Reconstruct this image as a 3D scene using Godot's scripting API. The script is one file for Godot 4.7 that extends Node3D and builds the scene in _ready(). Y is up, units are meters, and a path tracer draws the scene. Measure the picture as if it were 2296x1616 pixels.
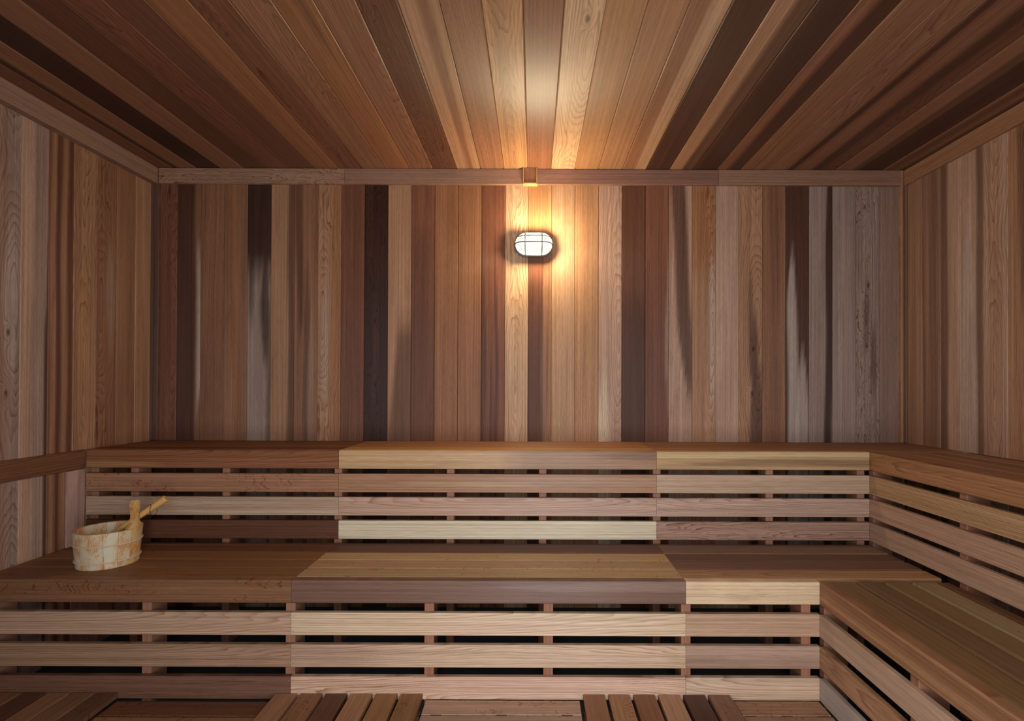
extends Node3D
# A cedar sauna: two tiers of slatted benches in an L, a bulkhead lamp on the end wall, a bucket with its ladle.
# Metres, y up, floor at y = 0. The camera stands at x = 0, z = 0 and looks along -z.

const EYE := 1.236
const CEIL := 2.451
const BACK := -3.0          # face of the end wall
const LEFT := -2.142        # face of the wall on the -x side
const RIGHT := 2.082        # face of the wall on the +x side
const FRONT := 0.34         # face of the wall behind the camera
const UP_Y := 0.9285        # seat of the upper bench
const UP_Z := -2.551        # its front
const UP_X := 1.600         # front of the upper side bench
const LO_Y := 0.489
const LO_Z := -2.058
const LO_X := 1.0995
const DECK := 0.040         # top of the duckboards

const TILE_W := 0.135       # metres of board width held by one strip of the grain sheet
const TILE_L := 2.7

var rng := RandomNumberGenerator.new()
var mottle := FastNoiseLite.new()
var mats := {}
var board_count := 0

# base colours of the timber (sRGB)
var V := Color8(70, 43, 34)
var D := Color8(96, 62, 47)
var R := Color8(140, 90, 68)
var M := Color8(160, 112, 84)
var O := Color8(170, 112, 70)
var T := Color8(186, 139, 106)
var P := Color8(200, 160, 136)
var H := Color8(206, 154, 104)
var L := Color8(214, 171, 134)
var C := Color8(236, 212, 178)
var G := Color8(172, 145, 131)


func _ready() -> void:
	rng.seed = 20240611
	mottle.seed = 77
	mottle.noise_type = FastNoiseLite.TYPE_SIMPLEX
	mottle.frequency = 1.0
	# ---- camera
	var f := 1200.0
	var cam := Camera3D.new()
	cam.name = "camera"
	cam.projection = Camera3D.PROJECTION_FRUSTUM
	cam.near = 0.05
	cam.far = 60.0
	cam.size = 1616.0 / f * cam.near
	cam.frustum_offset = Vector2(-49.0 / f, 50.0 / f) * cam.near
	add_child(cam)
	cam.position = Vector3(0, EYE, 0)
	cam.basis = Basis(Vector3.RIGHT, 0.0067) * Basis(Vector3(0, 0, 1), 0.0035)
	cam.current = true
	# ---- sky and exposure
	var env := Environment.new()
	env.background_mode = Environment.BG_SKY
	var sm := ProceduralSkyMaterial.new()
	sm.sky_top_color = Color(0.62, 0.70, 0.82)
	sm.sky_horizon_color = Color(0.80, 0.85, 0.92)
	sm.ground_bottom_color = Color(0.45, 0.45, 0.46)
	sm.ground_horizon_color = Color(0.70, 0.73, 0.78)
	sm.sky_energy_multiplier = 1.0
	var sky := Sky.new()
	sky.sky_material = sm
	env.sky = sky
	env.tonemap_mode = Environment.TONE_MAPPER_LINEAR
	env.tonemap_exposure = 1.0
	env.sdfgi_enabled = true
	env.ssao_enabled = true
	env.ssil_enabled = true
	var we := WorldEnvironment.new()
	we.name = "world_environment"
	we.environment = env
	add_child(we)
	# ---- daylight standing in the glazed doorway behind the camera
	var day := AreaLight3D.new()
	day.name = "doorway_daylight"
	day.area_size = Vector2(1.1, 1.9)
	day.area_normalize_energy = true
	day.light_energy = 10.0
	day.light_color = Color(0.94, 0.975, 1.0)
	day.area_range = 12.0
	day.shadow_enabled = true
	add_child(day)
	day.position = Vector3(0.1, 1.15, FRONT + 0.12)

	make_materials()
	build_room()
	build_trims()
	build_benches()
	build_floor_boards()
	build_lamp()
	build_bucket()


# ------------------------------------------------------------------ materials
func fract(x: float) -> float:
	return x - floorf(x)


func noise_bytes(w: int, h: int, sd: int, freq: float, full_w: int, full_h: int) -> PackedByteArray:
	var n := FastNoiseLite.new()
	n.seed = sd
	n.noise_type = FastNoiseLite.TYPE_SIMPLEX
	n.frequency = freq
	var im := n.get_image(w, h, false, false, false)
	im.convert(Image.FORMAT_L8)
	im.resize(full_w, full_h, Image.INTERPOLATE_CUBIC)
	return im.get_data()


func wood_sheet(first: int) -> ImageTexture:
	# eight strips of timber side by side: growth rings cut by the face of the board
	var w := 128
	var h := 2048
	var data := PackedByteArray()
	data.resize(w * 8 * h * 3)
	for k in 8:
		var id := first + k
		var r := RandomNumberGenerator.new()
		r.seed = 1000 + id * 37
		# how each strip was sawn: [pith offset across, depth at start, depth change, ring spacing, contrast, wobble, knots]
		var flat := id in [0, 1, 2, 3, 8, 9, 10]
		var x0 := r.randf_range(20, 115)
		var d0 := r.randf_range(4, 10)
		var reach := r.randf_range(45, 75)
		var cycle := r.randf_range(1000, 1700)
		var phase := r.randf_range(0, TAU)
		var spacing := r.randf_range(5.5, 8.5)
		var contrast := r.randf_range(0.23, 0.35)
		var wob := r.randf_range(5.0, 9.0)
		var lean := r.randf_range(-0.006, 0.006)
		if not flat:
			spacing = r.randf_range(2.6, 4.2)
			contrast = r.randf_range(0.16, 0.28)
			wob = r.randf_range(1.0, 3.0)
			x0 = 0.0
		if id in [7, 12]:          # rift sawn, lines running off across the board
			lean = 0.03 if id == 7 else -0.025
			spacing = 5.5
			contrast = 0.34
		if id in [10, 3]:          # burl: wide swirls
			wob = 22.0
			spacing = 6.5
			contrast = 0.50
		var drips := id in [14, 15]
		var knots := []       # across and along, in millimetres
		match id:
			3: knots = [Vector2(50, 200), Vector2(62, 520), Vector2(70, 640), Vector2(60, 980)]
			9: knots = [Vector2(82, 1000), Vector2(74, 1250)]
			10: knots = [Vector2(62, 850), Vector2(66, 1210)]
		var warp := noise_bytes(24, 64, 11 + id * 7, 0.09, w, h)
		var swirl := noise_bytes(32, 160, 13 + id * 7, 0.11, w, h)
		var fibre := noise_bytes(128, 96, 17 + id * 7, 0.45, w, h)
		var band := noise_bytes(64, 10, 19 + id * 7, 0.16, w, h)
		var stain := noise_bytes(12, 48, 23 + id * 7, 0.13, w, h)
		var drip := noise_bytes(9, 2048, 29 + id * 7, 0.11, w, h)
		for y in h:
			var l := y * 1.318
			var d := d0 + reach * (0.5 + 0.5 * sin(l / cycle * TAU + phase))
			var row := (y * w * 8 + k * w) * 3
			var at := y * w
			var near := Vector2(-1, 0)
			for kn in knots:
				if absf(kn.y - l) < 130.0:
					near = kn
			for x in w:
				var mm := x * 1.055
				var core := 0.0
				var wv := (warp[at] - 128) * 0.0078 * wob + (swirl[at] - 128) * 0.0078 * wob * 0.28
				if near.x > 0.0:
					var kx := mm - near.x
					var ky := (l - near.y) * 0.42
					var kr := kx * kx + ky * ky
					wv += 34.0 * exp(-kr / 420.0)
					core = exp(-kr / 34.0)
				var q: float
				if flat:
					var dx := mm - x0
					var dd := d + wv
					q = sqrt(dx * dx * 0.8 + dd * dd + 2.0) / spacing
				else:
					q = (mm + wv + lean * l + 40.0) / spacing
				var ring := floorf(q)
				var fr := q - ring
				var hash_v := fract(sin(ring * 12.9898 + id) * 43758.547)
				var late := fr * fr * fr
				if fr > 0.93:
					late *= (1.0 - fr) * 14.3
				late *= contrast * (0.35 + 0.9 * hash_v)
				var fb := (fibre[at] - 128) * 0.00070
				var bd := (band[at] - 128) * 0.00075
				var v := (0.90 + fb + bd) * (1.0 - 0.45 * core)
				var rr := v * (1.0 - late * 0.80)
				var gg := (v - 0.004) * (1.0 - late * 1.10)
				var bb := (v - 0.012 + bd * 0.3) * (1.0 - late * 1.25)
				if drips:
					var da := clampi(y + (swirl[at] - 128) / 9, 0, h - 1) * w + x
					var dr := clampf((drip[da] - 172) * 0.04, 0.0, 1.0) * clampf((stain[at] - 125) * 0.03, 0.0, 1.0)
					rr *= 1.0 - 0.13 * dr
					gg *= 1.0 - 0.28 * dr
					bb *= 1.0 - 0.40 * dr
				else:
					var st := clampf((stain[at] - 175) * 0.010, 0.0, 1.0) * 0.10
					rr *= 1.0 - st
					gg *= 1.0 - st * 1.2
					bb *= 1.0 - st * 1.3
				var o := row + x * 3
				data[o] = clampi(int(rr * 255.0), 0, 255)
				data[o + 1] = clampi(int(gg * 255.0), 0, 255)
				data[o + 2] = clampi(int(bb * 255.0), 0, 255)
				at += 1
	return ImageTexture.create_from_image(Image.create_from_data(w * 8, h, false, Image.FORMAT_RGB8, data))


func wood_mat(tex: Texture2D, rough: float, spec: float, relief: float) -> StandardMaterial3D:
	var m := StandardMaterial3D.new()
	m.albedo_texture = tex
	m.vertex_color_use_as_albedo = true
	m.roughness = rough
	m.metallic_specular = spec
	m.heightmap_enabled = true
	m.heightmap_texture = tex
	m.heightmap_scale = relief
	m.anisotropy_enabled = true       # the fibre runs along the board
	m.anisotropy = 0.75
	return m


func plain(c: Color, rough: float, metal := 0.0) -> StandardMaterial3D:
	var m := StandardMaterial3D.new()
	m.albedo_color = c
	m.roughness = rough
	m.metallic = metal
	return m


func make_materials() -> void:
	var a := wood_sheet(0)
	var b := wood_sheet(8)
	mats.wall = [wood_mat(a, 0.52, 0.33, 0.04), wood_mat(b, 0.52, 0.33, 0.04)]
	mats.ceiling = [wood_mat(a, 0.47, 0.45, 0.04), wood_mat(b, 0.47, 0.45, 0.04)]
	mats.bench = [wood_mat(a, 0.52, 0.42, 0.05), wood_mat(b, 0.52, 0.42, 0.05)]
	mats.core = plain(Color8(70, 50, 40), 0.8)
	mats.concrete = plain(Color8(70, 68, 66), 0.9)
	mats.nail = plain(Color8(200, 198, 190), 0.35, 0.8)


# ------------------------------------------------------------------ helpers
func tag(o: Node, label: String, category: String, group := "", kind := "") -> Node:
	o.set_meta("label", label)
	o.set_meta("category", category)
	if group:
		o.set_meta("group", group)
	if kind:
		o.set_meta("kind", kind)
	return o


func struct(o: Node, label: String, category: String) -> Node:
	return tag(o, label, category, "", "structure")


func base(called: String, at := Vector3.ZERO) -> Node3D:
	var o := Node3D.new()
	o.name = called
	add_child(o, true)
	o.position = at
	return o


func put(parent: Node, called: String, mesh: Mesh, m: Material) -> MeshInstance3D:
	var o := MeshInstance3D.new()
	o.name = called
	o.mesh = mesh
	o.material_override = m
	parent.add_child(o, true)
	return o


func box_mesh(lo: Vector3, hi: Vector3, st: SurfaceTool = null) -> SurfaceTool:
	if st == null:
		st = SurfaceTool.new()
		st.begin(Mesh.PRIMITIVE_TRIANGLES)
	var b := BoxMesh.new()
	b.size = hi - lo
	st.append_from(b, 0, Transform3D(Basis(), (lo + hi) * 0.5))
	return st


func upright(e: Array) -> Dictionary:
	# wall boards: the streaks are given over the part above the benches
	var sp := spec(e[0], e[1], e[2], 0.13)
	sp["k"] = 0.62
	return sp


func spec(c: Color, tile := -1, streaks := [], vary := 0.10) -> Dictionary:
	return {"c": c, "t": tile if tile >= 0 else rng.randi_range(0, 13), "s": streaks, "v": vary}


func shade_at(sp: Dictionary, u: float, l: float, sd: float) -> Color:
	# heartwood, sapwood and mineral streaks of one board; u across, l along
	var full := l
	l = minf(l / float(sp.get("k", 1.0)), 1.0)
	var c: Color = sp.c
	c = c.srgb_to_linear()
	for s in sp.s:
		var uc: float = s[0] + s[2] * (l - 0.5) + 0.03 * sin(l * 9.0 + sd)
		var hw: float = s[1]
		if hw < 0.4:      # a streak runs out to a point
			if s[3] > 0.0:
				hw *= clampf((l - float(s[3]) + 0.05) / 0.28, 0.05, 1.0)
			if s[4] < 1.0:
				hw *= clampf((float(s[4]) + 0.05 - l) / 0.28, 0.05, 1.0)
		var m := 1.0 - smoothstep(hw * 0.70, hw * 1.25 + 0.02, absf(u - uc))
		m *= smoothstep(float(s[3]) - 0.05, float(s[3]) + 0.10, l) if s[3] > 0.0 else 1.0
		m *= 1.0 - smoothstep(float(s[4]) - 0.10, float(s[4]) + 0.05, l) if s[4] < 1.0 else 1.0
		var sc: Color = s[5]
		c = c.lerp(sc.srgb_to_linear(), m * float(s[6]))
	var n := mottle.get_noise_3d(u * 2.6, full * 1.3, sd * 3.7) * 1.4 + mottle.get_noise_3d(u * 7.0, full * 1.8, sd * 5.1) * 0.5 + mottle.get_noise_3d(u * 1.2, full * 5.0, sd * 2.3) * 0.7
	var k := 1.0 + float(sp.v) * n
	c.r *= k
	c.g *= k * (1.0 + 0.10 * float(sp.v) * n)
	c.b *= k * (1.0 + 0.20 * float(sp.v) * n)
	return c


func board(parent: Node, called: String, xf: Transform3D, length: float, width: float, thick: float, sp: Dictionary, kind: String, edge := 0.0035, steps := 1, nu := 10, nv := 14) -> MeshInstance3D:
	# local axes: x along the board, y across, z out of its face; face at z = 0
	var prof: Array[Vector2] = []
	var norm: Array[Vector2] = []
	var hw := width * 0.5
	var add := func(p: Vector2, n: Vector2) -> void:
		prof.append(p)
		norm.append(n)
	add.call(Vector2(-hw, -thick), Vector2(-1, 0))
	add.call(Vector2(-hw, -edge), Vector2(-1, 0))
	if steps == 1:
		var n1 := Vector2(-1, 1).normalized()
		add.call(Vector2(-hw, -edge), n1)
		add.call(Vector2(-hw + edge, 0), n1)
		add.call(Vector2(-hw + edge, 0), Vector2(0, 1))
	else:
		for i in range(1, steps + 1):
			var a := PI * 0.5 * i / steps
			var dirv := Vector2(-cos(a), sin(a))
			add.call(Vector2(-hw + edge, -edge) + dirv * edge, dirv)
	for i in range(1, nu):
		add.call(Vector2(lerpf(-hw + edge, hw - edge, float(i) / nu), 0), Vector2(0, 1))
	if steps == 1:
		var n2 := Vector2(1, 1).normalized()
		add.call(Vector2(hw - edge, 0), Vector2(0, 1))
		add.call(Vector2(hw - edge, 0), n2)
		add.call(Vector2(hw, -edge), n2)
		add.call(Vector2(hw, -edge), Vector2(1, 0))
	else:
		for i in range(0, steps + 1):
			var a := PI * 0.5 * (1.0 - float(i) / steps)
			var dirv := Vector2(cos(a), sin(a))
			add.call(Vector2(hw - edge, -edge) + dirv * edge, dirv)
	add.call(Vector2(hw, -thick), Vector2(1, 0))
	add.call(Vector2(hw, -thick), Vector2(0, -1))
	add.call(Vector2(-hw, -thick), Vector2(0, -1))
	board_count += 1
	var sd := board_count * 1.37
	var tile: int = sp.t
	var share: float = minf(width / TILE_W, 0.94)
	var ubase: float = (tile % 8) / 8.0 + (0.03 + (0.94 - share) * fract(sd * 0.618)) / 8.0
	var vlen := minf(length / TILE_L, 1.0) * (0.6 if kind == "bench" else 1.0)
	var vbase := 0.0 if sp.has("k") else (1.0 - vlen) * fract(sd * 0.377)
	var flip := fract(sd * 0.211) < 0.5 and not sp.has("k")
	var verts := PackedVector3Array()
	var norms := PackedVector3Array()
	var cols := PackedColorArray()
	var uvs := PackedVector2Array()
	var idx := PackedInt32Array()
	var np := prof.size()
	for j in nv + 1:
		var l := float(j) / nv
		for i in np:
			var p := prof[i]
			var u := clampf((p.x + hw) / width, 0.0, 1.0)
			verts.append(Vector3(l * length, p.x, p.y))
			norms.append(Vector3(0, norm[i].x, norm[i].y))
			cols.append(shade_at(sp, u, l, sd))
			uvs.append(Vector2(ubase + u * share / 8.0, vbase + (1.0 - l if flip else l) * vlen))
	for j in nv:
		for i in np - 1:
			if prof[i].is_equal_approx(prof[i + 1]):
				continue
			var a := j * np + i
			var b := a + 1
			var c := a + np
			var d := c + 1
			idx.append_array([a, b, c, b, d, c])
	for e in 2:      # end grain
		var start := verts.size()
		var xx := 0.0 if e == 0 else length
		for p in [Vector2(-hw, -thick), Vector2(-hw, -edge), Vector2(-hw + edge, 0), Vector2(hw - edge, 0), Vector2(hw, -edge), Vector2(hw, -thick)]:
			var u := clampf((p.x + hw) / width, 0.0, 1.0)
			verts.append(Vector3(xx, p.x, p.y))
			norms.append(Vector3(-1 if e == 0 else 1, 0, 0))
			cols.append(shade_at(sp, u, float(e), sd))
			uvs.append(Vector2(ubase + u * share / 8.0, vbase + 0.004 * p.y / maxf(thick, 0.001)))
		for i in range(1, 5):
			if e == 0:
				idx.append_array([start, start + i + 1, start + i])
			else:
				idx.append_array([start, start + i, start + i + 1])
	var arr := []
	arr.resize(Mesh.ARRAY_MAX)
	arr[Mesh.ARRAY_VERTEX] = verts
	arr[Mesh.ARRAY_NORMAL] = norms
	arr[Mesh.ARRAY_COLOR] = cols
	arr[Mesh.ARRAY_TEX_UV] = uvs
	arr[Mesh.ARRAY_INDEX] = idx
	var mesh := ArrayMesh.new()
	mesh.add_surface_from_arrays(Mesh.PRIMITIVE_TRIANGLES, arr)
	var o := put(parent, called, mesh, mats[kind][tile / 8])
	o.transform = xf
	return o


func frame(along: Vector3, across: Vector3, at: Vector3) -> Transform3D:
	return Transform3D(Basis(along, across, along.cross(across)), at)


func tube(path: Array, radius: float, m: Material, parent: Node, called: String, sides := 8, closed := false) -> MeshInstance3D:
	var st := SurfaceTool.new()
	st.begin(Mesh.PRIMITIVE_TRIANGLES)
	var n := path.size()
	var rings := []
	var up := Vector3(0.13, 0.97, 0.21).normalized()
	for i in n:
		var a: Vector3 = path[(i - 1 + n) % n] if closed or i > 0 else path[i]
		var b: Vector3 = path[(i + 1) % n] if closed or i < n - 1 else path[i]
		var t := (b - a).normalized()
		var s := t.cross(up).normalized()
		var u2 := s.cross(t)
		var ring := []
		for k in sides:
			var an := TAU * k / sides
			ring.append((path[i] as Vector3) + (s * cos(an) + u2 * sin(an)) * radius)
		rings.append(ring)
	var last := n if closed else n - 1
	st.set_smooth_group(0)
	for i in last:
		var r0: Array = rings[i]
		var r1: Array = rings[(i + 1) % n]
		for k in sides:
			var k2 := (k + 1) % sides
			for v in [r0[k], r1[k], r0[k2], r0[k2], r1[k], r1[k2]]:
				st.add_vertex(v)
	if not closed:
		for e in 2:
			var rr: Array = rings[0] if e == 0 else rings[n - 1]
			for k in range(1, sides - 1):
				var tri: Array = [rr[0], rr[k], rr[k + 1]] if e == 0 else [rr[0], rr[k + 1], rr[k]]
				for v in tri:
					st.add_vertex(v)
	st.generate_normals()
	return put(parent, called, st.commit(), m)


# ------------------------------------------------------------------ room
func build_room() -> void:
	var wb := put(self, "wall_back", box_mesh(Vector3(LEFT - 0.12, 0, BACK - 0.14), Vector3(RIGHT + 0.12, CEIL + 0.02, BACK - 0.019)).commit(), mats.core)
	struct(wb, "end wall of upright cedar boards behind the upper bench", "wall")
	var wl := put(self, "wall_left", box_mesh(Vector3(LEFT - 0.14, 0, BACK - 0.019), Vector3(LEFT - 0.019, CEIL + 0.02, FRONT + 0.1)).commit(), mats.core)
	struct(wl, "side wall of upright cedar boards beside the bucket", "wall")
	var wr := put(self, "wall_right", box_mesh(Vector3(RIGHT + 0.019, 0, BACK - 0.019), Vector3(RIGHT + 0.14, CEIL + 0.02, FRONT + 0.1)).commit(), mats.core)
	struct(wr, "side wall of upright cedar boards above the side benches", "wall")
	var ce := put(self, "ceiling", box_mesh(Vector3(LEFT - 0.14, CEIL + 0.02, BACK - 0.14), Vector3(RIGHT + 0.14, CEIL + 0.16, FRONT + 0.1)).commit(), mats.core)
	struct(ce, "ceiling of long glossy cedar boards", "ceiling")
	var fl := put(self, "floor", box_mesh(Vector3(LEFT - 0.14, -0.12, BACK - 0.14), Vector3(RIGHT + 0.14, 0, FRONT + 0.1)).commit(), mats.concrete)
	struct(fl, "grey concrete floor under the duckboards", "floor")
	# front wall with the doorway
	var st := box_mesh(Vector3(LEFT - 0.02, 0, FRONT), Vector3(-0.48, CEIL + 0.02, FRONT + 0.1))
	box_mesh(Vector3(0.68, 0, FRONT), Vector3(RIGHT + 0.02, CEIL + 0.02, FRONT + 0.1), st)
	box_mesh(Vector3(-0.48, 2.12, FRONT), Vector3(0.68, CEIL + 0.02, FRONT + 0.1), st)
	var wf := put(self, "wall_front", st.commit(), plain(Color8(150, 108, 82), 0.6))
	struct(wf, "cedar wall with the glazed doorway facing the benches", "wall")
	var door := base("door_1", Vector3(0.1, 0, FRONT + 0.05))
	struct(door, "glazed double door in a cedar frame opposite the lamp", "door")
	var fr := box_mesh(Vector3(-0.57, 0, -0.03), Vector3(-0.52, 2.11, 0.03))
	box_mesh(Vector3(0.52, 0, -0.03), Vector3(0.57, 2.11, 0.03), fr)
	box_mesh(Vector3(-0.025, 0.06, -0.02), Vector3(0.025, 2.05, 0.02), fr)
	box_mesh(Vector3(-0.52, 2.05, -0.03), Vector3(0.52, 2.11, 0.03), fr)
	box_mesh(Vector3(-0.52, 0, -0.03), Vector3(0.52, 0.06, 0.03), fr)
	put(door, "door_frame", fr.commit(), plain(Color8(150, 108, 82), 0.6))
	var glass := StandardMaterial3D.new()
	glass.transparency = BaseMaterial3D.TRANSPARENCY_ALPHA
	glass.albedo_color = Color(0.95, 0.98, 1.0, 0.04)
	glass.roughness = 0.05
	for s in [-1, 1]:
		var x0 := -0.518 if s < 0 else 0.027
		put(door, "pane", box_mesh(Vector3(x0, 0.062, -0.003), Vector3(x0 + 0.491, 2.048, 0.003)).commit(), glass)

	# --- end wall: [colour, strip of grain, streaks [centre, half width, slope, from, to, colour, strength]], from the lamp's far side across
	var pale := Color8(206, 184, 170)
	var back := [
		[R, 1, []],
		[D, 4, [[0.93, 0.14, 0.06, 0.0, 1.0, M, 0.8], [0.95, 0.12, 0.0, 0.25, 0.9, pale, 0.7]]],
		[M, 7, []],
		[M, 5, [[0.45, 0.1, 0.1, 0.0, 1.0, O, 0.6], [0.2, 0.25, 0.0, 0.55, 1.0, T, 0.35]]],
		[G, 6, [[0.5, 0.8, 0.0, 0.0, 0.40, V, 0.97], [0.8, 0.22, 0.0, 0.3, 0.75, V, 0.8], [0.2, 0.2, 0.0, 0.3, 0.6, V, 0.6], [0.95, 0.1, 0.0, 0.5, 1.0, D, 0.5], [0.2, 0.25, 0.05, 0.3, 0.45, V, 0.4]]],
		[T, 11, [[0.92, 0.16, 0.0, 0.0, 1.0, D, 0.8]]],
		[M, 5, [[0.25, 0.14, 0.05, 0.0, 0.65, D, 0.7], [0.55, 0.1, 0.0, 0.3, 1.0, D, 0.6], [0.72, 0.1, 0.0, 0.5, 1.0, G, 0.5]]],
		[T, 0, [[0.8, 0.25, 0.0, 0.0, 1.0, O, 0.6], [0.35, 0.16, 0.0, 0.35, 0.9, pale, 0.35]]],
		[R, 13, [[0.5, 0.6, 0.0, 0.0, 1.0, D, 0.25]]],
		[V, 10, [[0.45, 0.35, 0.1, 0.5, 0.72, D, 0.5], [0.4, 0.3, -0.1, 0.7, 0.9, D, 0.6], [0.3, 0.12, 0.3, 0.0, 0.4, D, 0.35]]],
		[T, 4, [[1.0, 0.5, -0.9, 0.55, 1.0, D, 0.75]]],
		[R, 6, [[0.4, 0.8, 0.0, 0.2, 1.0, D, 0.45]]],
		[M, 13, [[0.5, 0.6, 0.0, 0.0, 1.0, O, 0.4]]],
		[M, 11, [[0.5, 0.6, 0.0, 0.0, 1.0, O, 0.4]]],
		[R, 5, [[0.05, 0.1, 0.1, 0.2, 1.0, V, 0.6], [0.62, 0.07, 0.1, 0.25, 1.0, V, 0.6], [0.4, 0.06, 0.1, 0.65, 1.0, V, 0.6]]],
		[L, 2, []],
		[R, 4, [[0.5, 0.8, 0.0, 0.0, 0.3, H, 0.7], [0.3, 0.4, 0.0, 0.35, 1.0, D, 0.7], [0.72, 0.1, 0.0, 0.2, 1.0, T, 0.6], [0.95, 0.07, 0.0, 0.0, 1.0, H, 0.5]]],
		[T.lerp(L, 0.5), 5, []],
		[H.lerp(M, 0.25), 13, [[0.5, 0.7, 0.0, 0.0, 1.0, T, 0.5]]],
		[P, 8, [[0.25, 0.28, 0.0, 0.72, 1.0, C, 0.75]]],
		[D, 6, [[0.5, 0.6, 0.0, 0.0, 0.5, R, 0.35]]],
		[R, 11, [[0.4, 0.5, 0.0, 0.3, 1.0, D, 0.35], [0.96, 0.06, 0.0, 0.3, 0.9, G, 0.7]]],
		[P, 7, [[0.66, 0.30, 0.65, 0.0, 0.86, D, 0.85], [0.1, 0.15, 0.3, 0.0, 0.4, M, 0.4]]],
		[T, 1, [[0.4, 0.6, 0.0, 0.0, 0.4, O, 0.7], [0.88, 0.16, 0.0, 0.3, 0.9, pale, 0.6]]],
		[P, 5, []],
		[T, 9, [[0.48, 0.14, 0.1, 0.34, 0.66, D, 0.7], [0.62, 0.32, 0.15, 0.50, 0.84, D, 0.85], [0.80, 0.34, 0.0, 0.68, 1.0, D, 0.85]]],
		[M, 12, [[0.5, 0.2, 0.1, 0.0, 1.0, D, 0.35]]],
		[D, 4, [[0.28, 0.2, 0.05, 0.28, 1.0, pale, 0.8], [0.68, 0.28, 0.0, 0.66, 1.0, pale, 0.7]]],
		[G, 13, [[0.87, 0.17, -0.1, 0.0, 1.0, V, 0.95]]],
		[G, 5, []],
		[G, 3, [[0.45, 0.3, 0.0, 0.40, 0.66, D, 0.6], [0.78, 0.3, 0.0, 0.56, 0.84, D, 0.6]]],
		[G, 6, [[0.5, 0.7, 0.0, 0.0, 1.0, R, 0.45]]],
	]
	var pitch := 0.13146
	var x := -2.0055 - pitch
	for i in back.size():
		var a := maxf(x, LEFT)
		var b := minf(x + pitch, RIGHT)
		var e: Array = back[i]
		board(wb, "plank", frame(Vector3.DOWN, Vector3.RIGHT, Vector3((a + b) * 0.5, CEIL, BACK)), CEIL, b - a - 0.0008, 0.018, upright(e), "wall", 0.003, 1, 12, 26)
		x += pitch
	if x < RIGHT - 0.01:
		board(wb, "plank", frame(Vector3.DOWN, Vector3.RIGHT, Vector3((x + RIGHT) * 0.5, CEIL, BACK)), CEIL, RIGHT - x - 0.001, 0.018, spec(G), "wall", 0.003, 1, 6, 12)

	# --- side walls, boards counted from the corner towards the doorway
	var side_l := [
		[T, 5, [[0.55, 0.08, 0.0, 0.6, 1.0, M, 0.5]]],
		[M, 6, [[0.3, 0.3, 0.0, 0.2, 1.0, T, 0.4]]],
		[M, 0, [[0.7, 0.3, 0.0, 0.3, 0.7, pale, 0.25]]],
		[T, 2, [[0.12, 0.14, 0.0, 0.0, 1.0, M, 0.5], [0.5, 0.3, 0.0, 0.3, 0.9, H, 0.3]]],
		[R, 5, [[0.18, 0.1, 0.0, 0.0, 1.0, T, 0.8], [0.38, 0.08, 0.0, 0.0, 1.0, V, 0.5], [0.62, 0.1, 0.0, 0.0, 1.0, T, 0.7], [0.85, 0.06, 0.0, 0.0, 1.0, D, 0.6]]],
		[P, 13, [[0.72, 0.3, 0.0, 0.0, 1.0, G, 0.8], [0.97, 0.07, -0.05, 0.35, 1.0, V, 0.9]]],
		[G, 9, [[0.3, 0.3, 0.1, 0.0, 1.0, M, 0.45], [0.7, 0.3, 0.0, 0.35, 0.8, pale, 0.45]]],
	]
	var side_r := [
		[M.lerp(G, 0.3), 4, [[0.75, 0.14, 0.0, 0.0, 1.0, T, 0.6]]],
		[M.lerp(G, 0.45), 12, [[0.3, 0.12, 0.0, 0.0, 1.0, O, 0.3], [0.6, 0.2, 0.0, 0.0, 1.0, D, 0.35], [0.1, 0.08, 0.0, 0.0, 1.0, D, 0.3]]],
		[M.lerp(G, 0.4), 6, [[0.15, 0.2, 0.05, 0.0, 1.0, D, 0.6], [0.75, 0.32, 0.0, 0.0, 1.0, P, 0.95]]],
		[P, 13, [[0.88, 0.15, 0.05, 0.0, 1.0, D, 0.7], [0.35, 0.35, 0.0, 0.25, 1.0, pale, 0.6]]],
		[P, 2, [[0.45, 0.3, 0.0, 0.0, 1.0, T, 0.4]]],
		[T, 1, [[0.55, 0.16, 0.1, 0.0, 0.6, D, 0.6], [0.75, 0.12, 0.0, 0.3, 1.0, G, 0.6]]],
		[P, 5, [[0.8, 0.2, 0.0, 0.3, 1.0, G, 0.7]]],
	]
	var bag := [R, M, M, T, P, T, G, O, D]
	var zl := BACK
	var zr := BACK
	for i in 30:
		var w := 0.1285
		if zl + w > FRONT:
			break
		var e: Array = side_l[i] if i < side_l.size() else [bag[rng.randi() % bag.size()], -1, []]
		board(wl, "plank", frame(Vector3.DOWN, Vector3(0, 0, -1), Vector3(LEFT, CEIL, zl + w * 0.5)), CEIL, w - 0.0008, 0.018, upright(e), "wall", 0.003, 1, 12, 20)
		e = side_r[i] if i < side_r.size() else [bag[rng.randi() % bag.size()], -1, []]
		w = 0.130
		if zr + w < FRONT:
			board(wr, "plank", frame(Vector3.DOWN, Vector3(0, 0, 1), Vector3(RIGHT, CEIL, zr + w * 0.5)), CEIL, w - 0.0008, 0.018, upright(e), "wall", 0.003, 1, 12, 20)
		zl += 0.1285
		zr += 0.130

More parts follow.
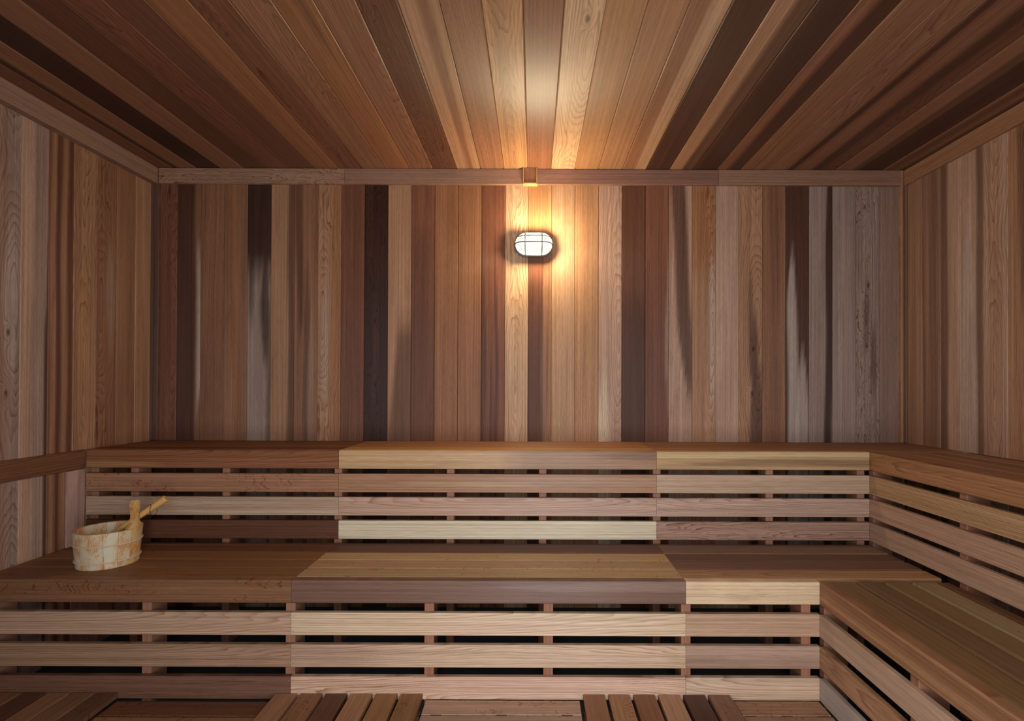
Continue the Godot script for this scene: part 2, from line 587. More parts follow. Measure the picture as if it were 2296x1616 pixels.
	# --- ceiling boards, from the bucket's side across
	var top := [
		[R, 4, []],
		[M, 5, [[0.12, 0.14, 0.0, 0.0, 1.0, V, 0.9]]],
		[V, 6, []],
		[M, 13, []],
		[D.lerp(R, 0.4), 11, []],
		[R, 2, []],
		[D.lerp(R, 0.5), 4, [[0.5, 0.6, 0.0, 0.0, 1.0, R, 0.3]]],
		[O.lerp(M, 0.45), 7, []],
		[R, 0, []],
		[M, 1, []],
		[O.lerp(M, 0.4), 11, [[0.6, 0.25, 0.3, 0.0, 0.72, D, 0.55]]],
		[M, 8, [[0.5, 0.6, 0.0, 0.0, 1.0, R, 0.35]]],
		[D.lerp(R, 0.45), 3, []],
		[T, 6, [[0.62, 0.14, -0.1, 0.0, 1.0, R, 0.7]]],
		[M, 7, []],
		[H.lerp(M, 0.25), 2, [[0.4, 0.2, 0.0, 0.0, 1.0, M, 0.5]]],
		[R.lerp(M, 0.5), 13, []],
		[L, 9, []],
		[H.lerp(M, 0.5), 5, []],
		[H.lerp(M, 0.65), 11, [[0.5, 0.5, 0.0, 0.0, 1.0, T, 0.25]]],
		[M, 4, [[0.75, 0.22, 0.0, 0.0, 1.0, L, 0.75]]],
		[D, 13, [[0.5, 0.7, 0.0, 0.0, 1.0, V, 0.3]]],
		[T, 6, [[0.8, 0.3, 0.0, 0.0, 1.0, D, 0.85]]],
		[D, 5, [[0.6, 0.5, 0.0, 0.0, 1.0, V, 0.6]]],
		[R, 7, [[0.15, 0.16, 0.0, 0.0, 1.0, M, 0.6], [0.75, 0.3, 0.0, 0.0, 1.0, V, 0.8]]],
		[M, 12, []],
		[M, 2, []],
		[R, 4, [[0.1, 0.12, 0.0, 0.0, 1.0, V, 0.8], [0.6, 0.25, 0.0, 0.0, 1.0, M, 0.5]]],
		[D, 9, [[0.7, 0.3, 0.0, 0.0, 1.0, R, 0.6]]],
		[M, 13, [[0.85, 0.2, 0.0, 0.0, 1.0, D, 0.7]]],
		[D, 6, [[0.5, 0.6, 0.0, 0.0, 1.0, V, 0.5]]],
		[M, 5, [[0.3, 0.2, 0.0, 0.0, 1.0, D, 0.6], [0.85, 0.2, 0.0, 0.0, 1.0, V, 0.6]]],
		[D, 4, []],
	]
	var cp := 0.1325
	x = -0.039 - cp * 16
	for i in top.size():
		var a := maxf(x, LEFT)
		var b := minf(x + cp, RIGHT)
		x += cp
		if b - a < 0.01:
			continue
		var e: Array = top[i]
		board(ce, "plank", frame(Vector3(0, 0, -1), Vector3.RIGHT, Vector3((a + b) * 0.5, CEIL, FRONT)), FRONT - BACK, b - a - 0.0008, 0.018, spec(e[0], e[1], e[2]), "ceiling", 0.0035, 1, 12, 20)


func build_trims() -> void:
	var n := 1
	var cols := [[-2.098, -1.061, T, 3, "pale wavy-grained"], [-1.0605, -0.068, M, 4, "plain brown"], [0.0185, 1.029, R, 5, "reddish streaked"], [1.0295, 2.045, M, 13, "greyish brown"]]
	for c in cols:
		var o := board(self, "trim_%d" % n, frame(Vector3.RIGHT, Vector3.UP, Vector3(c[0], CEIL - 0.044, BACK + 0.019)), float(c[1]) - float(c[0]) - 0.001, 0.086, 0.0185, spec((c[2] as Color).lerp(G, 0.35), c[3], [], 0.06), "wall", 0.003, 2, 6, 12)
		struct(o, "%s crown board along the end wall under the ceiling" % c[4], "trim")
		n += 1
	# the little cover over the cable in the middle of the crown
	var cover := base("trim_%d" % n, Vector3(-0.025, CEIL - 0.0465, BACK))
	struct(cover, "short boxed cover between the crown boards above the lamp", "trim")
	board(cover, "face_panel", frame(Vector3.DOWN, Vector3.RIGHT, Vector3(0, 0.0455, 0.036)), 0.082, 0.066, 0.017, spec(M, 5), "wall", 0.002, 1, 4, 2)
	for s in [-1, 1]:
		board(cover, "edge_strip", frame(Vector3.DOWN, Vector3.RIGHT, Vector3(s * 0.0375, 0.0455, 0.040)), 0.091, 0.0085, 0.04, spec(H, 5), "wall", 0.0015, 1, 2, 2)
	board(cover, "edge_strip", frame(Vector3.RIGHT, Vector3.UP, Vector3(-0.033, -0.041, 0.040)), 0.066, 0.008, 0.04, spec(H, 5), "wall", 0.0015, 1, 2, 2)
	n += 1
	var o := board(self, "trim_%d" % n, frame(Vector3(0, 0, -1), Vector3.UP, Vector3(LEFT + 0.040, CEIL - 0.046, FRONT - 0.01)), FRONT - 0.01 - BACK - 0.022, 0.090, 0.039, spec(M.lerp(G, 0.5), 6, [], 0.08), "wall", 0.004, 2, 6, 14)
	struct(o, "thick crown rail under the ceiling on the bucket side wall", "trim")
	n += 1
	o = board(self, "trim_%d" % n, frame(Vector3(0, 0, 1), Vector3.UP, Vector3(RIGHT - 0.020, CEIL - 0.044, BACK + 0.022)), FRONT - 0.01 - BACK - 0.022, 0.086, 0.0195, spec(T.lerp(M, 0.5), 6, [], 0.08), "wall", 0.006, 2, 6, 14)
	struct(o, "crown rail under the ceiling on the bench side wall", "trim")
	n += 1
	o = board(self, "trim_%d" % n, frame(Vector3.DOWN, Vector3.RIGHT, Vector3(LEFT + 0.0225, CEIL - 0.003, BACK + 0.018)), CEIL - UP_Y - 0.005, 0.044, 0.0175, spec(D.lerp(G, 0.25), 6, [[0.45, 0.06, 0.0, 0.0, 1.0, V, 0.7]], 0.05), "wall", 0.003, 2, 6, 10)
	struct(o, "dark upright corner strip where the bucket side wall meets the end wall", "trim")
	n += 1
	o = board(self, "trim_%d" % n, frame(Vector3.DOWN, Vector3.RIGHT, Vector3(RIGHT - 0.018, CEIL - 0.003, BACK + 0.021)), CEIL - UP_Y - 0.005, 0.035, 0.0205, spec(M, 5, [[0.1, 0.1, 0.0, 0.0, 1.0, T, 0.8], [0.5, 0.15, 0.0, 0.0, 1.0, D, 0.7]], 0.05), "wall", 0.006, 3, 6, 10)
	struct(o, "brown upright corner strip at the bench side wall", "trim")


# ------------------------------------------------------------------ benches
func post(parent: Node, lo: Vector3, hi: Vector3, along_z: bool) -> void:
	# a stud on its end; the narrow side looks out between the slats
	var dark := Color8(170, 118, 92)
	if along_z:
		board(parent, "post", frame(Vector3.UP, Vector3(-1, 0, 0), Vector3((lo.x + hi.x) * 0.5, lo.y, hi.z)), hi.y - lo.y, hi.x - lo.x, hi.z - lo.z, spec(dark, 5, [], 0.06), "bench", 0.002, 1, 2, 8)
	else:
		board(parent, "post", frame(Vector3.UP, Vector3(0, 0, -1), Vector3(lo.x, lo.y, (lo.z + hi.z) * 0.5)), hi.y - lo.y, hi.z - lo.z, hi.x - lo.x, spec(dark, 5, [], 0.06), "bench", 0.002, 1, 2, 8)


func nails(parent: Node, at: Array) -> void:
	var st := SurfaceTool.new()
	st.begin(Mesh.PRIMITIVE_TRIANGLES)
	var c := CylinderMesh.new()
	c.top_radius = 0.0022
	c.bottom_radius = 0.0022
	c.height = 0.002
	c.radial_segments = 6
	c.rings = 0
	for p in at:
		st.append_from(c, 0, Transform3D(Basis(Vector3.RIGHT, PI * 0.5), p))
	var o := put(parent, "nail_heads", st.commit(), mats.nail)
	o.set_meta("kind", "stuff")


func back_bench(bench: Node3D, y: float, z: float, z_in: float, x_lo: float, x_hi: float, x_top_hi: float, fascia: Array, slats: Array, seats: Array, gap: float, slat_w: float) -> void:
	var cuts := [x_lo, -0.9275, 0.586, x_hi]
	for k in 3:
		var a: float = cuts[k] + 0.0006
		var b: float = cuts[k + 1] - 0.0006
		var fa: Array = fascia[k]
		board(bench, "fascia_board", frame(Vector3.RIGHT, Vector3.UP, Vector3(a, y - 0.044, z)), b - a, 0.088, 0.038, spec(fa[0], fa[1], fa[2], 0.08), "bench", 0.006, 3, 8, 22)
		for j in slats.size():
			var s: Array = slats[j][k]
			var top := y - 0.088 - gap - j * (slat_w + gap)
			board(bench, "riser_slat", frame(Vector3.RIGHT, Vector3.UP, Vector3(a, top - slat_w * 0.5, z)), b - a, slat_w, 0.019, spec(s[0], s[1], s[2], 0.07), "bench", 0.0025, 2, 8, 22)
		# seat boards from the front edge inwards
		var zz := z - 0.0385
		var sb: float = b if k < 2 else x_top_hi
		for j in seats.size():
			var s: Array = seats[j][k]
			var w := 0.0995
			if zz - w < z_in:
				w = zz - z_in - 0.001
			if w < 0.012:
				break
			board(bench, "seat_board", frame(Vector3.RIGHT, Vector3(0, 0, -1), Vector3(a, y, zz - w * 0.5 - 0.002)), sb - a, w, 0.036, spec(s[0], s[1], s[2], 0.07), "bench", 0.008, 3, 8, 20)
			zz -= w + 0.0045


func side_bench(bench: Node3D, y: float, x: float, x_in: float, z_lo: float, z_hi: float, fascia: Array, slats: Array, seats: Array, gap: float, slat_w: float) -> void:
	board(bench, "fascia_board", frame(Vector3(0, 0, 1), Vector3.UP, Vector3(x, y - 0.044, z_lo)), z_hi - z_lo, 0.088, 0.038, spec(fascia[0], fascia[1], fascia[2], 0.08), "bench", 0.006, 3, 8, 30)
	for j in slats.size():
		var s: Array = slats[j]
		var top := y - 0.088 - gap - j * (slat_w + gap)
		board(bench, "riser_slat", frame(Vector3(0, 0, 1), Vector3.UP, Vector3(x, top - slat_w * 0.5, z_lo)), z_hi - z_lo, slat_w, 0.019, spec(s[0], s[1], s[2], 0.07), "bench", 0.0025, 2, 8, 30)
	var xx := x + 0.0385
	for j in seats.size():
		var s: Array = seats[j]
		var w := 0.0965
		if xx + w > x_in:
			w = x_in - xx - 0.001
		if w < 0.012:
			break
		board(bench, "seat_board", frame(Vector3(0, 0, 1), Vector3.RIGHT, Vector3(xx + w * 0.5 + 0.002, y, z_lo)), z_hi - z_lo, w, 0.036, spec(s[0], s[1], s[2], 0.07), "bench", 0.008, 3, 8, 24)
		xx += w + 0.0075


func c8(r: int, g: int, b: int) -> Color:
	return Color8(r, g, b)


func build_benches() -> void:
	var grp := "slatted cedar benches round the sauna"
	var end := FRONT - 0.02
	# upper bench along the end wall
	var ub := base("sauna_bench")
	tag(ub, "upper cedar bench running along the end wall below the lamp", "bench", grp)
	back_bench(ub, UP_Y, UP_Z, BACK + 0.004, LEFT + 0.012, UP_X, RIGHT - 0.003,
		[[c8(158, 104, 74), 8, [[0.2, 0.2, 0.0, 0.0, 0.3, c8(196, 150, 104), 0.5]]],
		[c8(222, 180, 136), 11, [[0.5, 0.9, 0.0, 0.52, 1.0, c8(172, 132, 108), 0.75], [0.75, 0.3, 0.0, 0.78, 1.0, c8(136, 104, 88), 0.6]]],
		[c8(204, 166, 122), 5, [[0.85, 0.14, 0.1, 0.0, 1.0, c8(232, 200, 150), 0.7], [0.4, 0.14, 0.05, 0.1, 1.0, c8(146, 112, 84), 0.7]]]],
		[[[c8(186, 136, 106), 14, []], [c8(190, 142, 110), 5, [[0.45, 0.07, 0.1, 0.05, 0.75, c8(232, 196, 152), 0.6], [0.6, 0.3, 0.0, 0.45, 1.0, c8(196, 160, 132), 0.5]]], [c8(208, 174, 146), 6, []]],
		[[c8(210, 178, 152), 1, []], [c8(216, 174, 150), 8, [[0.5, 0.7, 0.0, 0.7, 1.0, c8(206, 170, 152), 0.6]]], [c8(206, 170, 150), 1, []]],
		[[c8(116, 78, 60), 12, []], [c8(240, 220, 188), 5, []], [c8(184, 146, 126), 3, []]]],
		[[[c8(124, 80, 52), 6, []], [c8(206, 156, 100), 4, []], [c8(176, 130, 94), 5, []]],
		[[c8(150, 100, 66), 5, []], [c8(186, 130, 88), 13, []], [c8(166, 118, 84), 6, []]],
		[[c8(138, 92, 58), 11, []], [c8(180, 124, 82), 5, []], [c8(158, 112, 80), 4, []]],
		[[c8(132, 88, 56), 4, []], [c8(176, 122, 82), 6, []], [c8(160, 114, 82), 11, []]]],
		0.0235, 0.0875)
	var floor_y := 0.0
	for px in [-2.105, -1.914, -1.475, -0.937, -0.398, 0.044, 0.592, 1.132, 1.570]:
		post(ub, Vector3(px - 0.018, floor_y, UP_Z - 0.109), Vector3(px + 0.018, UP_Y - 0.037, UP_Z - 0.0195), true)
	# upright end board against the side wall
	board(ub, "end_panel", frame(Vector3.DOWN, Vector3(0, 0, -1), Vector3(LEFT + 0.0105, UP_Y - 0.0905, UP_Z + 0.052)), UP_Y - 0.0905 - LO_Y - 0.001, 0.096, 0.010, spec(c8(206, 166, 150), 13, [], 0.06), "bench", 0.002, 2, 6, 8)
	# upper bench along the side wall
	var us := base("sauna_bench")
	tag(us, "upper cedar bench along the side wall meeting the end wall bench", "bench", grp)
	side_bench(us, UP_Y, UP_X, RIGHT - 0.003, UP_Z + 0.0012, end,
		[c8(172, 122, 84), 2, []],
		[[c8(196, 156, 116), 7, []], [c8(198, 158, 132), 12, []], [c8(192, 156, 130), 13, []]],
		[[c8(176, 126, 92), 4, []], [c8(180, 130, 94), 5, []], [c8(168, 118, 86), 6, []], [c8(190, 140, 104), 11, []], [c8(120, 80, 60), 4, []]],
		0.0235, 0.0875)
	for pz in [-2.570, -2.02, -1.52, -1.0, -0.48, 0.04, 0.28]:
		post(us, Vector3(UP_X + 0.0195, floor_y, pz - 0.018), Vector3(UP_X + 0.109, UP_Y - 0.037, pz + 0.018), false)
	# lower bench along the end wall
	var lb := base("sauna_bench")
	tag(lb, "lower cedar bench along the end wall with the bucket on it", "bench", grp)
	back_bench(lb, LO_Y, LO_Z, UP_Z - 0.0005, LEFT + 0.003, LO_X, UP_X - 0.002,
		[[c8(146, 104, 76), 14, []], [c8(132, 98, 82), 6, [[0.75, 0.2, 0.0, 0.5, 1.0, c8(176, 146, 132), 0.4]]], [c8(236, 202, 164), 13, []]],
		[[[c8(206, 168, 140), 8, []], [c8(230, 198, 164), 8, [[0.2, 0.4, 0.0, 0.3, 0.7, c8(224, 178, 152), 0.5]]], [c8(204, 164, 134), 5, []]],
		[[c8(178, 142, 114), 1, []], [c8(216, 180, 148), 1, [[0.5, 0.9, 0.0, 0.0, 0.25, c8(188, 152, 130), 0.7]]], [c8(196, 160, 138), 13, [[0.15, 0.3, 0.0, 0.0, 1.0, c8(164, 128, 106), 0.6]]]],
		[[c8(134, 96, 78), 12, []], [c8(226, 184, 156), 0, []], [c8(222, 186, 156), 9, []]]],
		[[[c8(150, 108, 72), 14, []], [c8(200, 166, 122), 15, []], [c8(190, 146, 108), 2, []]],
		[[c8(146, 104, 70), 6, []], [c8(198, 160, 120), 14, []], [c8(136, 100, 80), 6, []]],
		[[c8(150, 106, 70), 11, []], [c8(204, 168, 120), 15, []], [c8(122, 90, 74), 4, []]],
		[[c8(146, 98, 66), 15, []], [c8(134, 96, 76), 12, []], [c8(166, 134, 110), 7, []]],
		[[c8(138, 94, 66), 5, []], [c8(120, 84, 68), 6, []], [c8(140, 106, 88), 5, []]]],
		0.0350, 0.0870)
	var heads := []
	for cx in [-0.9275, 0.586]:
		for j in 3:
			var top := LO_Y - 0.088 - 0.035 - j * 0.122
			for s in [-1, 1]:
				heads.append(Vector3(cx + s * 0.009, top - 0.015, LO_Z))
				heads.append(Vector3(cx + s * 0.009, top - 0.072, LO_Z))
	nails(lb, heads)
	for px in [-2.1, -1.495, -0.939, -0.402, 0.059, 0.592, 1.056]:
		post(lb, Vector3(px - 0.0185, floor_y, LO_Z - 0.109), Vector3(px + 0.0185, LO_Y - 0.037, LO_Z - 0.0195), true)
	# lower bench along the side wall
	var ls := base("sauna_bench")
	tag(ls, "lower cedar bench along the side wall in front of the upper riser", "bench", grp)
	side_bench(ls, LO_Y, LO_X, UP_X - 0.0005, LO_Z + 0.0012, end,
		[c8(168, 120, 86), 12, [[0.35, 0.12, 0.1, 0.0, 1.0, c8(210, 160, 118), 0.5], [0.75, 0.14, 0.0, 0.0, 1.0, c8(140, 94, 66), 0.5]]],
		[[c8(206, 170, 144), 5, []], [c8(190, 144, 110), 2, [[0.35, 0.3, 0.0, 0.3, 1.0, c8(152, 106, 76), 0.5]]], [c8(196, 180, 168), 6, []]],
		[[c8(138, 104, 70), 6, []], [c8(130, 100, 70), 5, []], [c8(146, 116, 80), 4, []], [c8(170, 146, 110), 15, []], [c8(112, 78, 56), 11, []]],
		0.0350, 0.0870)
	for pz in [-2.080, -1.575, -1.05, -0.52, 0.0, 0.28]:
		post(ls, Vector3(LO_X + 0.0195, floor_y, pz - 0.0185), Vector3(LO_X + 0.109, LO_Y - 0.037, pz + 0.0185), false)
	# rail on the side wall, level with the upper seat
	var rail := board(self, "wall_rail", frame(Vector3(0, 0, -1), Vector3.UP, Vector3(LEFT + 0.0115, UP_Y - 0.044, -0.85)), -0.85 - UP_Z - 0.001, 0.088, 0.0112, spec(c8(132, 90, 66), 8, [], 0.06), "bench", 0.003, 2, 6, 16)
	tag(rail, "dark brown rail on the side wall level with the upper seat", "rail")


# ------------------------------------------------------------------ duckboards
func duck_tile(x0: float, x1: float, across: bool, cols: Array, label: String, z_back := LO_Z + 0.006) -> void:
	var o := base("duckboard_tile", Vector3((x0 + x1) * 0.5, 0, z_back + 0.29))
	tag(o, label, "duckboard", "duckboard tiles along the foot of the lower bench")
	var n := 6
	var w := x1 - x0 - 0.004
	var hx := w * 0.5
	for i in n:
		var c: Color = cols[i % cols.size()]
		if across:
			var pz := 0.58 / n
			board(o, "slat", frame(Vector3.RIGHT, Vector3(0, 0, -1), Vector3(-hx, DECK, -0.29 + pz * (i + 0.5))), w, pz - 0.007, 0.020, spec(c, [14, 15, 6, 12][i % 4], [], 0.08), "bench", 0.003, 2, 6, 8)
		else:
			var px := w / n
			board(o, "slat", frame(Vector3(0, 0, -1), Vector3.RIGHT, Vector3(-hx + px * (i + 0.5), DECK, 0.29)), 0.58, px - 0.013, 0.020, spec(c, [6, 14, 12, 5][i % 4], [], 0.08), "bench", 0.003, 2, 6, 8)
	for s in [-0.82, 0.0, 0.82]:
		if across:
			board(o, "batten", frame(Vector3(0, 0, -1), Vector3.RIGHT, Vector3(s * hx, 0.0195, 0.285)), 0.57, 0.04, 0.019, spec(c8(110, 78, 58), 5), "bench", 0.002, 1, 2, 2)
		else:
			board(o, "batten", frame(Vector3.RIGHT, Vector3(0, 0, -1), Vector3(-hx + 0.004, 0.0195, s * 0.28)), w - 0.008, 0.04, 0.019, spec(c8(110, 78, 58), 5), "bench", 0.002, 1, 2, 2)


func build_floor_boards() -> void:
	duck_tile(LEFT + 0.006, -1.576, false, [c8(166, 120, 86), c8(156, 112, 80), c8(118, 80, 62), c8(166, 122, 88), c8(150, 110, 80), c8(122, 86, 66)], "brown duckboard tile with lengthwise slats beside the bucket side wall")
	duck_tile(-1.574, -0.994, true, [c8(126, 84, 58), c8(166, 120, 86)], "dark brown duckboard tile with crosswise slats under the bucket end", LO_Z + 0.020)
	duck_tile(-0.990, -0.412, false, [c8(178, 130, 96), c8(160, 112, 80), c8(112, 74, 54), c8(186, 136, 98), c8(166, 118, 78), c8(158, 112, 72)], "mixed brown duckboard tile with lengthwise slats at the first riser joint")
	duck_tile(-0.408, 0.180, true, [c8(208, 168, 140), c8(190, 154, 126)], "pale duckboard tile with crosswise slats below the lamp")
	duck_tile(0.184, 0.760, false, [c8(168, 118, 86), c8(184, 136, 98), c8(156, 106, 76), c8(194, 146, 112), c8(98, 64, 50), c8(150, 110, 84)], "duckboard tile with lengthwise slats, one of them very dark brown")
	duck_tile(0.764, 1.090, true, [c8(180, 138, 106), c8(178, 138, 114)], "narrow tan duckboard tile with crosswise slats in the bench corner")


# ------------------------------------------------------------------ lamp
func stadium(rad: float, straight: float, seg := 14) -> Array:
	var pts := []
	for i in seg + 1:
		var a := -PI * 0.5 + PI * i / seg
		pts.append(Vector2(straight + cos(a) * rad, sin(a) * rad))
	for i in seg + 1:
		var a := PI * 0.5 + PI * i / seg
		pts.append(Vector2(-straight + cos(a) * rad, sin(a) * rad))
	return pts


func loft(rings: Array, cap_end := true, cap_start := true) -> ArrayMesh:
	# rings: arrays of Vector3 going counter-clockwise seen from +z, moving outwards along +z
	var st := SurfaceTool.new()
	st.begin(Mesh.PRIMITIVE_TRIANGLES)
	st.set_smooth_group(0)
	for j in rings.size() - 1:
		var r0: Array = rings[j]
		var r1: Array = rings[j + 1]
		var n := r0.size()
		for k in n:
			var k2 := (k + 1) % n
			for v in [r0[k], r1[k], r0[k2], r0[k2], r1[k], r1[k2]]:
				st.add_vertex(v)
	for e in 2:
		if (e == 0 and not cap_start) or (e == 1 and not cap_end):
			continue
		var rr: Array = rings[0] if e == 0 else rings[rings.size() - 1]
		for k in range(1, rr.size() - 1):
			var tri: Array = [rr[0], rr[k], rr[k + 1]] if e == 0 else [rr[0], rr[k + 1], rr[k]]
			for v in tri:
				st.add_vertex(v)
	st.generate_normals()
	return st.commit()


func stadium_rings(steps: Array, straight: float) -> Array:
	var rings := []
	for s in steps:
		var ring := []
		for p in stadium(s[0], straight):
			ring.append(Vector3(p.x, p.y, s[1]))
		rings.append(ring)
	return rings


func build_lamp() -> void:
	var lamp := base("wall_lamp", Vector3(-0.004, 2.022, BACK + 0.001))
	tag(lamp, "lit oval bulkhead lamp with a grey caged housing on the end wall", "lamp")
	var grey := plain(Color8(118, 126, 128), 0.45)
	put(lamp, "housing", loft(stadium_rings([[0.060, 0.0], [0.064, 0.004], [0.066, 0.03], [0.066, 0.044], [0.063, 0.050], [0.056, 0.051], [0.052, 0.046]], 0.041)), grey)
	var glow := StandardMaterial3D.new()
	glow.albedo_color = Color(0.55, 0.55, 0.54)
	glow.roughness = 0.2
	glow.emission_enabled = true
	glow.emission = Color(1.0, 0.98, 0.95)
	glow.emission_energy_multiplier = 0.88
	put(lamp, "lamp_globe", loft(stadium_rings([[0.049, 0.0468], [0.0488, 0.066], [0.047, 0.085], [0.042, 0.099], [0.034, 0.109], [0.014, 0.115]], 0.041)), glow)
	var cage := plain(Color8(74, 74, 74), 0.5)
	for x in [-0.045, 0.045]:
		var path := []
		for i in 11:
			var a := PI * i / 10.0
			path.append(Vector3(x, -cos(a) * 0.060, 0.046 + pow(sin(a), 0.7) * 0.074))
		tube(path, 0.0030, cage, lamp, "cage_bar", 6)
	for yy in [-0.006, 0.030]:
		var path := []
		for i in 15:
			var a := PI * i / 14.0
			var cx := -cos(a)
			var half := 0.041 + sqrt(0.060 * 0.060 - yy * yy)
			path.append(Vector3(signf(cx) * pow(absf(cx), 0.6) * half, yy, 0.048 + pow(sin(a), 0.6) * (0.074 if yy < 0.0 else 0.062)))
		tube(path, 0.0030, cage, lamp, "cage_bar", 6)
	var bulb := OmniLight3D.new()
	bulb.name = "lamp_bulb"
	bulb.light_color = Color(1.0, 0.92, 0.75)
	bulb.light_energy = 0.60
	bulb.light_size = 0.04
	bulb.omni_range = 8.0
	bulb.omni_attenuation = 2.0
	bulb.shadow_enabled = true
	lamp.add_child(bulb)
	bulb.position = Vector3(0.032, 0.006, 0.094)


# ------------------------------------------------------------------ bucket and ladle
func bucket_texture(sd: int) -> ImageTexture:
	# pale washed pine with patches of old orange varnish in the grain
	var w := 512
	var h := 128
	var im := Image.create(w, h, false, Image.FORMAT_RGB8)
	var patch := noise_bytes(110, 14, sd, 0.10, w, h)
	var fine := noise_bytes(512, 14, sd + 3, 0.5, w, h)
	var scratch := noise_bytes(400, 90, sd + 5, 0.22, w, h)
	for y in h:
		for x in w:
			var i := y * w + x
			var p := clampf((patch[i] - 134) * 0.016 + (fine[i] - 128) * 0.016 + (scratch[i] - 128) * 0.004, 0.0, 1.0)
			var q := (fine[i] - 128) * 0.0006
			var c := Color(0.82 + q, 0.77 + q, 0.66 + q)
			c = c.lerp(Color(0.80, 0.50, 0.26), p * 0.85)
			var yl := clampf((scratch[(i * 7) % (w * h)] - 140) * 0.004, 0.0, 0.3)
			c = c.lerp(Color(0.88, 0.74, 0.48), yl)
			im.set_pixel(x, y, c)
	return ImageTexture.create_from_image(im)


func build_bucket() -> void:
	var bx := Vector3(-1.789, LO_Y + 0.0005, -2.2576)
	var bucket := base("sauna_bucket", bx)
	tag(bucket, "round wooden stave bucket with worn orange varnish standing on the lower bench", "bucket")
	var hgt := 0.1466
	var r0 := 0.1068
	var r1 := 0.1190
	var thick := 0.013
	var outside := StandardMaterial3D.new()
	outside.albedo_texture = bucket_texture(5)
	outside.roughness = 0.6
	outside.vertex_color_use_as_albedo = true
	var count := 15
	var inner_k := 0.93
	for i in count:
		var mid := TAU * i / count
		var a0 := mid - PI / count + 0.004
		var a1 := mid + PI / count - 0.004
		var tall := i == 0
		var st := SurfaceTool.new()
		st.begin(Mesh.PRIMITIVE_TRIANGLES)
		var tone := Color(1, 1, 1).lerp(Color(0.86, 0.76, 0.62), 0.6 * fract(i * 0.618))
		if tall:
			tone = Color(0.95, 0.72, 0.42)
		st.set_color(tone)
		var sub := 6
		var rows := [0.0, 0.5, 1.0]
		var heights := []
		var spans := []      # share of the stave's width at each height
		for q in rows:
			heights.append(q * hgt)
			spans.append(1.0)
		if tall:
			# the handle: one stave drawn out into a waisted grip with a round head
			for g in [[0.0025, 1.75], [0.010, 1.35], [0.020, 0.98], [0.036, 0.70], [0.056, 0.62], [0.074, 0.72], [0.090, 0.86], [0.102, 0.84], [0.111, 0.66], [0.117, 0.34]]:
				heights.append(hgt + g[0])
				spans.append(g[1])
		var pt := func(layer: int, row: int, k: int) -> Vector3:
			var rr: float = lerpf(r0, r1, minf(heights[row] / hgt, 1.0)) - (thick * (1.0 if row < 3 else 1.3) if layer == 1 else 0.0)
			var half: float = (a1 - a0) * 0.5 * float(spans[row])
			var an: float = mid + lerpf(-half, half, float(k) / sub)
			return Vector3(cos(an) * rr, heights[row], -sin(an) * rr)
		var uv := func(row: int, k: int) -> Vector2:
			return Vector2(float(i) / count + float(k) / sub / count, 1.0 - float(heights[row]) / hgt * 0.98)
		var quad := func(a: Vector3, b: Vector3, c: Vector3, d: Vector3, ua: Vector2, ub: Vector2, uc: Vector2, ud: Vector2) -> void:
			for e in [[a, ua], [c, uc], [b, ub], [b, ub], [c, uc], [d, ud]]:
				st.set_uv(e[1])
				st.add_vertex(e[0])
		var last := heights.size() - 1
		st.set_smooth_group(0)
		for row in last:
			for k in sub:
				quad.call(pt.call(0, row, k), pt.call(0, row, k + 1), pt.call(0, row + 1, k), pt.call(0, row + 1, k + 1), uv.call(row, k), uv.call(row, k + 1), uv.call(row + 1, k), uv.call(row + 1, k + 1))
		st.set_smooth_group(1)
		for row in last:
			for k in sub:
				quad.call(pt.call(1, row, k + 1), pt.call(1, row, k), pt.call(1, row + 1, k + 1), pt.call(1, row + 1, k), uv.call(row, k + 1), uv.call(row, k), uv.call(row + 1, k + 1), uv.call(row + 1, k))
		st.set_smooth_group(-1)
		for row in last:
			quad.call(pt.call(1, row, 0), pt.call(0, row, 0), pt.call(1, row + 1, 0), pt.call(0, row + 1, 0), uv.call(row, 0), uv.call(row, 0), uv.call(row + 1, 0), uv.call(row + 1, 0))
			quad.call(pt.call(0, row, sub), pt.call(1, row, sub), pt.call(0, row + 1, sub), pt.call(1, row + 1, sub), uv.call(row, sub), uv.call(row, sub), uv.call(row + 1, sub), uv.call(row + 1, sub))
		for k in sub:
			quad.call(pt.call(0, last, k), pt.call(0, last, k + 1), pt.call(1, last, k), pt.call(1, last, k + 1), uv.call(last, k), uv.call(last, k + 1), uv.call(last, k), uv.call(last, k + 1))
			quad.call(pt.call(1, 0, k), pt.call(1, 0, k + 1), pt.call(0, 0, k), pt.call(0, 0, k + 1), uv.call(0, k), uv.call(0, k + 1), uv.call(0, k), uv.call(0, k + 1))
		st.generate_normals()
		var o := put(bucket, "grip_stave" if tall else "stave", st.commit(), outside)
		if tall:
			o.set_meta("label", "tall honey-coloured stave shaped into a grip")
	var cane := plain(Color8(206, 176, 152), 0.55)
	for hh in [0.026, 0.094]:
		var path := []
		var rr: float = lerpf(r0, r1, hh / hgt) + 0.0015
		for i in 48:
			var a := TAU * i / 48.0
			path.append(Vector3(cos(a) * rr, hh, sin(a) * rr))
		tube(path, 0.0036, cane, bucket, "hoop", 8, true)
	var disc := CylinderMesh.new()
	disc.top_radius = (r0 - thick) * 1.0
	disc.bottom_radius = disc.top_radius
	disc.height = 0.012
	disc.radial_segments = 40
	var bottom := put(bucket, "bottom", disc, plain(Color8(200, 170, 136), 0.7))
	bottom.position.y = 0.014

	# ladle leaning in the bucket
	var p0 := Vector3(-1.842, 0.562, -2.254)
	var p1 := Vector3(-1.588, 0.747, -2.318)
	var ladle := base("ladle", p0)
	tag(ladle, "wooden ladle leaning out of the bucket beside its grip", "ladle")
	var honey := StandardMaterial3D.new()
	honey.albedo_texture = bucket_texture(11)
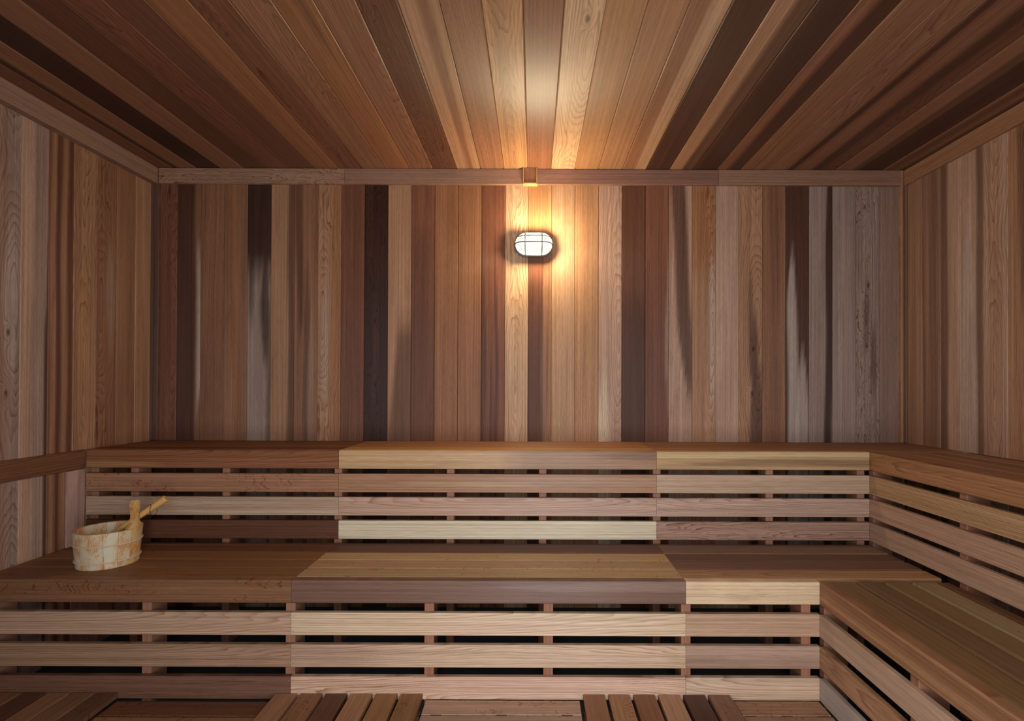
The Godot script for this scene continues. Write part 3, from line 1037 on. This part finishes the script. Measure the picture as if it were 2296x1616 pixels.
	honey.albedo_color = Color(0.90, 0.70, 0.42)
	honey.roughness = 0.45
	var axis := (p1 - p0).normalized()
	var side := axis.cross(Vector3.UP).normalized()
	var upv := side.cross(axis)
	var rings := []
	var len := (p1 - p0).length()
	for s in [[0.0, 0.006], [0.02, 0.0085], [len * 0.6, 0.0120], [len - 0.006, 0.0160], [len - 0.001, 0.0150], [len, 0.0115]]:
		var ring := []
		for k in 16:
			var a := TAU * k / 16.0
			ring.append(axis * float(s[0]) + (side * cos(a) + upv * sin(a)) * float(s[1]))
		rings.append(ring)
	var handle_mat := plain(Color8(206, 156, 92), 0.45)
	var hmesh := loft(rings)
	put(ladle, "handle", hmesh, handle_mat)
	# the cup, deep in the bucket
	var cup := SurfaceTool.new()
	cup.begin(Mesh.PRIMITIVE_TRIANGLES)
	cup.set_smooth_group(0)
	var prof := [[0.004, -0.030], [0.022, -0.026], [0.030, -0.010], [0.031, 0.008], [0.027, 0.008], [0.024, -0.008], [0.004, -0.020]]
	for j in prof.size() - 1:
		for k in 20:
			var a := TAU * k / 20.0
			var b := TAU * (k + 1) / 20.0
			var q0 := Vector3(cos(a) * prof[j][0], prof[j][1], sin(a) * prof[j][0])
			var q1 := Vector3(cos(b) * prof[j][0], prof[j][1], sin(b) * prof[j][0])
			var q2 := Vector3(cos(a) * prof[j + 1][0], prof[j + 1][1], sin(a) * prof[j + 1][0])
			var q3 := Vector3(cos(b) * prof[j + 1][0], prof[j + 1][1], sin(b) * prof[j + 1][0])
			for v in [q0, q1, q2, q1, q3, q2]:
				cup.add_vertex(v)
	cup.generate_normals()
	var cupo := put(ladle, "cup", cup.commit(), handle_mat)
	cupo.position = Vector3(-0.002, -0.008, 0)
	var cord := plain(Color8(70, 46, 40), 0.8)
	var centre := axis * (len * 0.79)
	var loop := []
	for i in 20:
		var a := TAU * i / 20.0
		var down := maxf(0.0, -sin(a))
		loop.append(centre + axis * (0.010 * sin(a * 2.0) - 0.006 * down) + side * cos(a) * 0.0150 + upv * (sin(a) * 0.0150 - down * 0.016))
	tube(loop, 0.0013, cord, ladle, "cord_loop", 6, true)
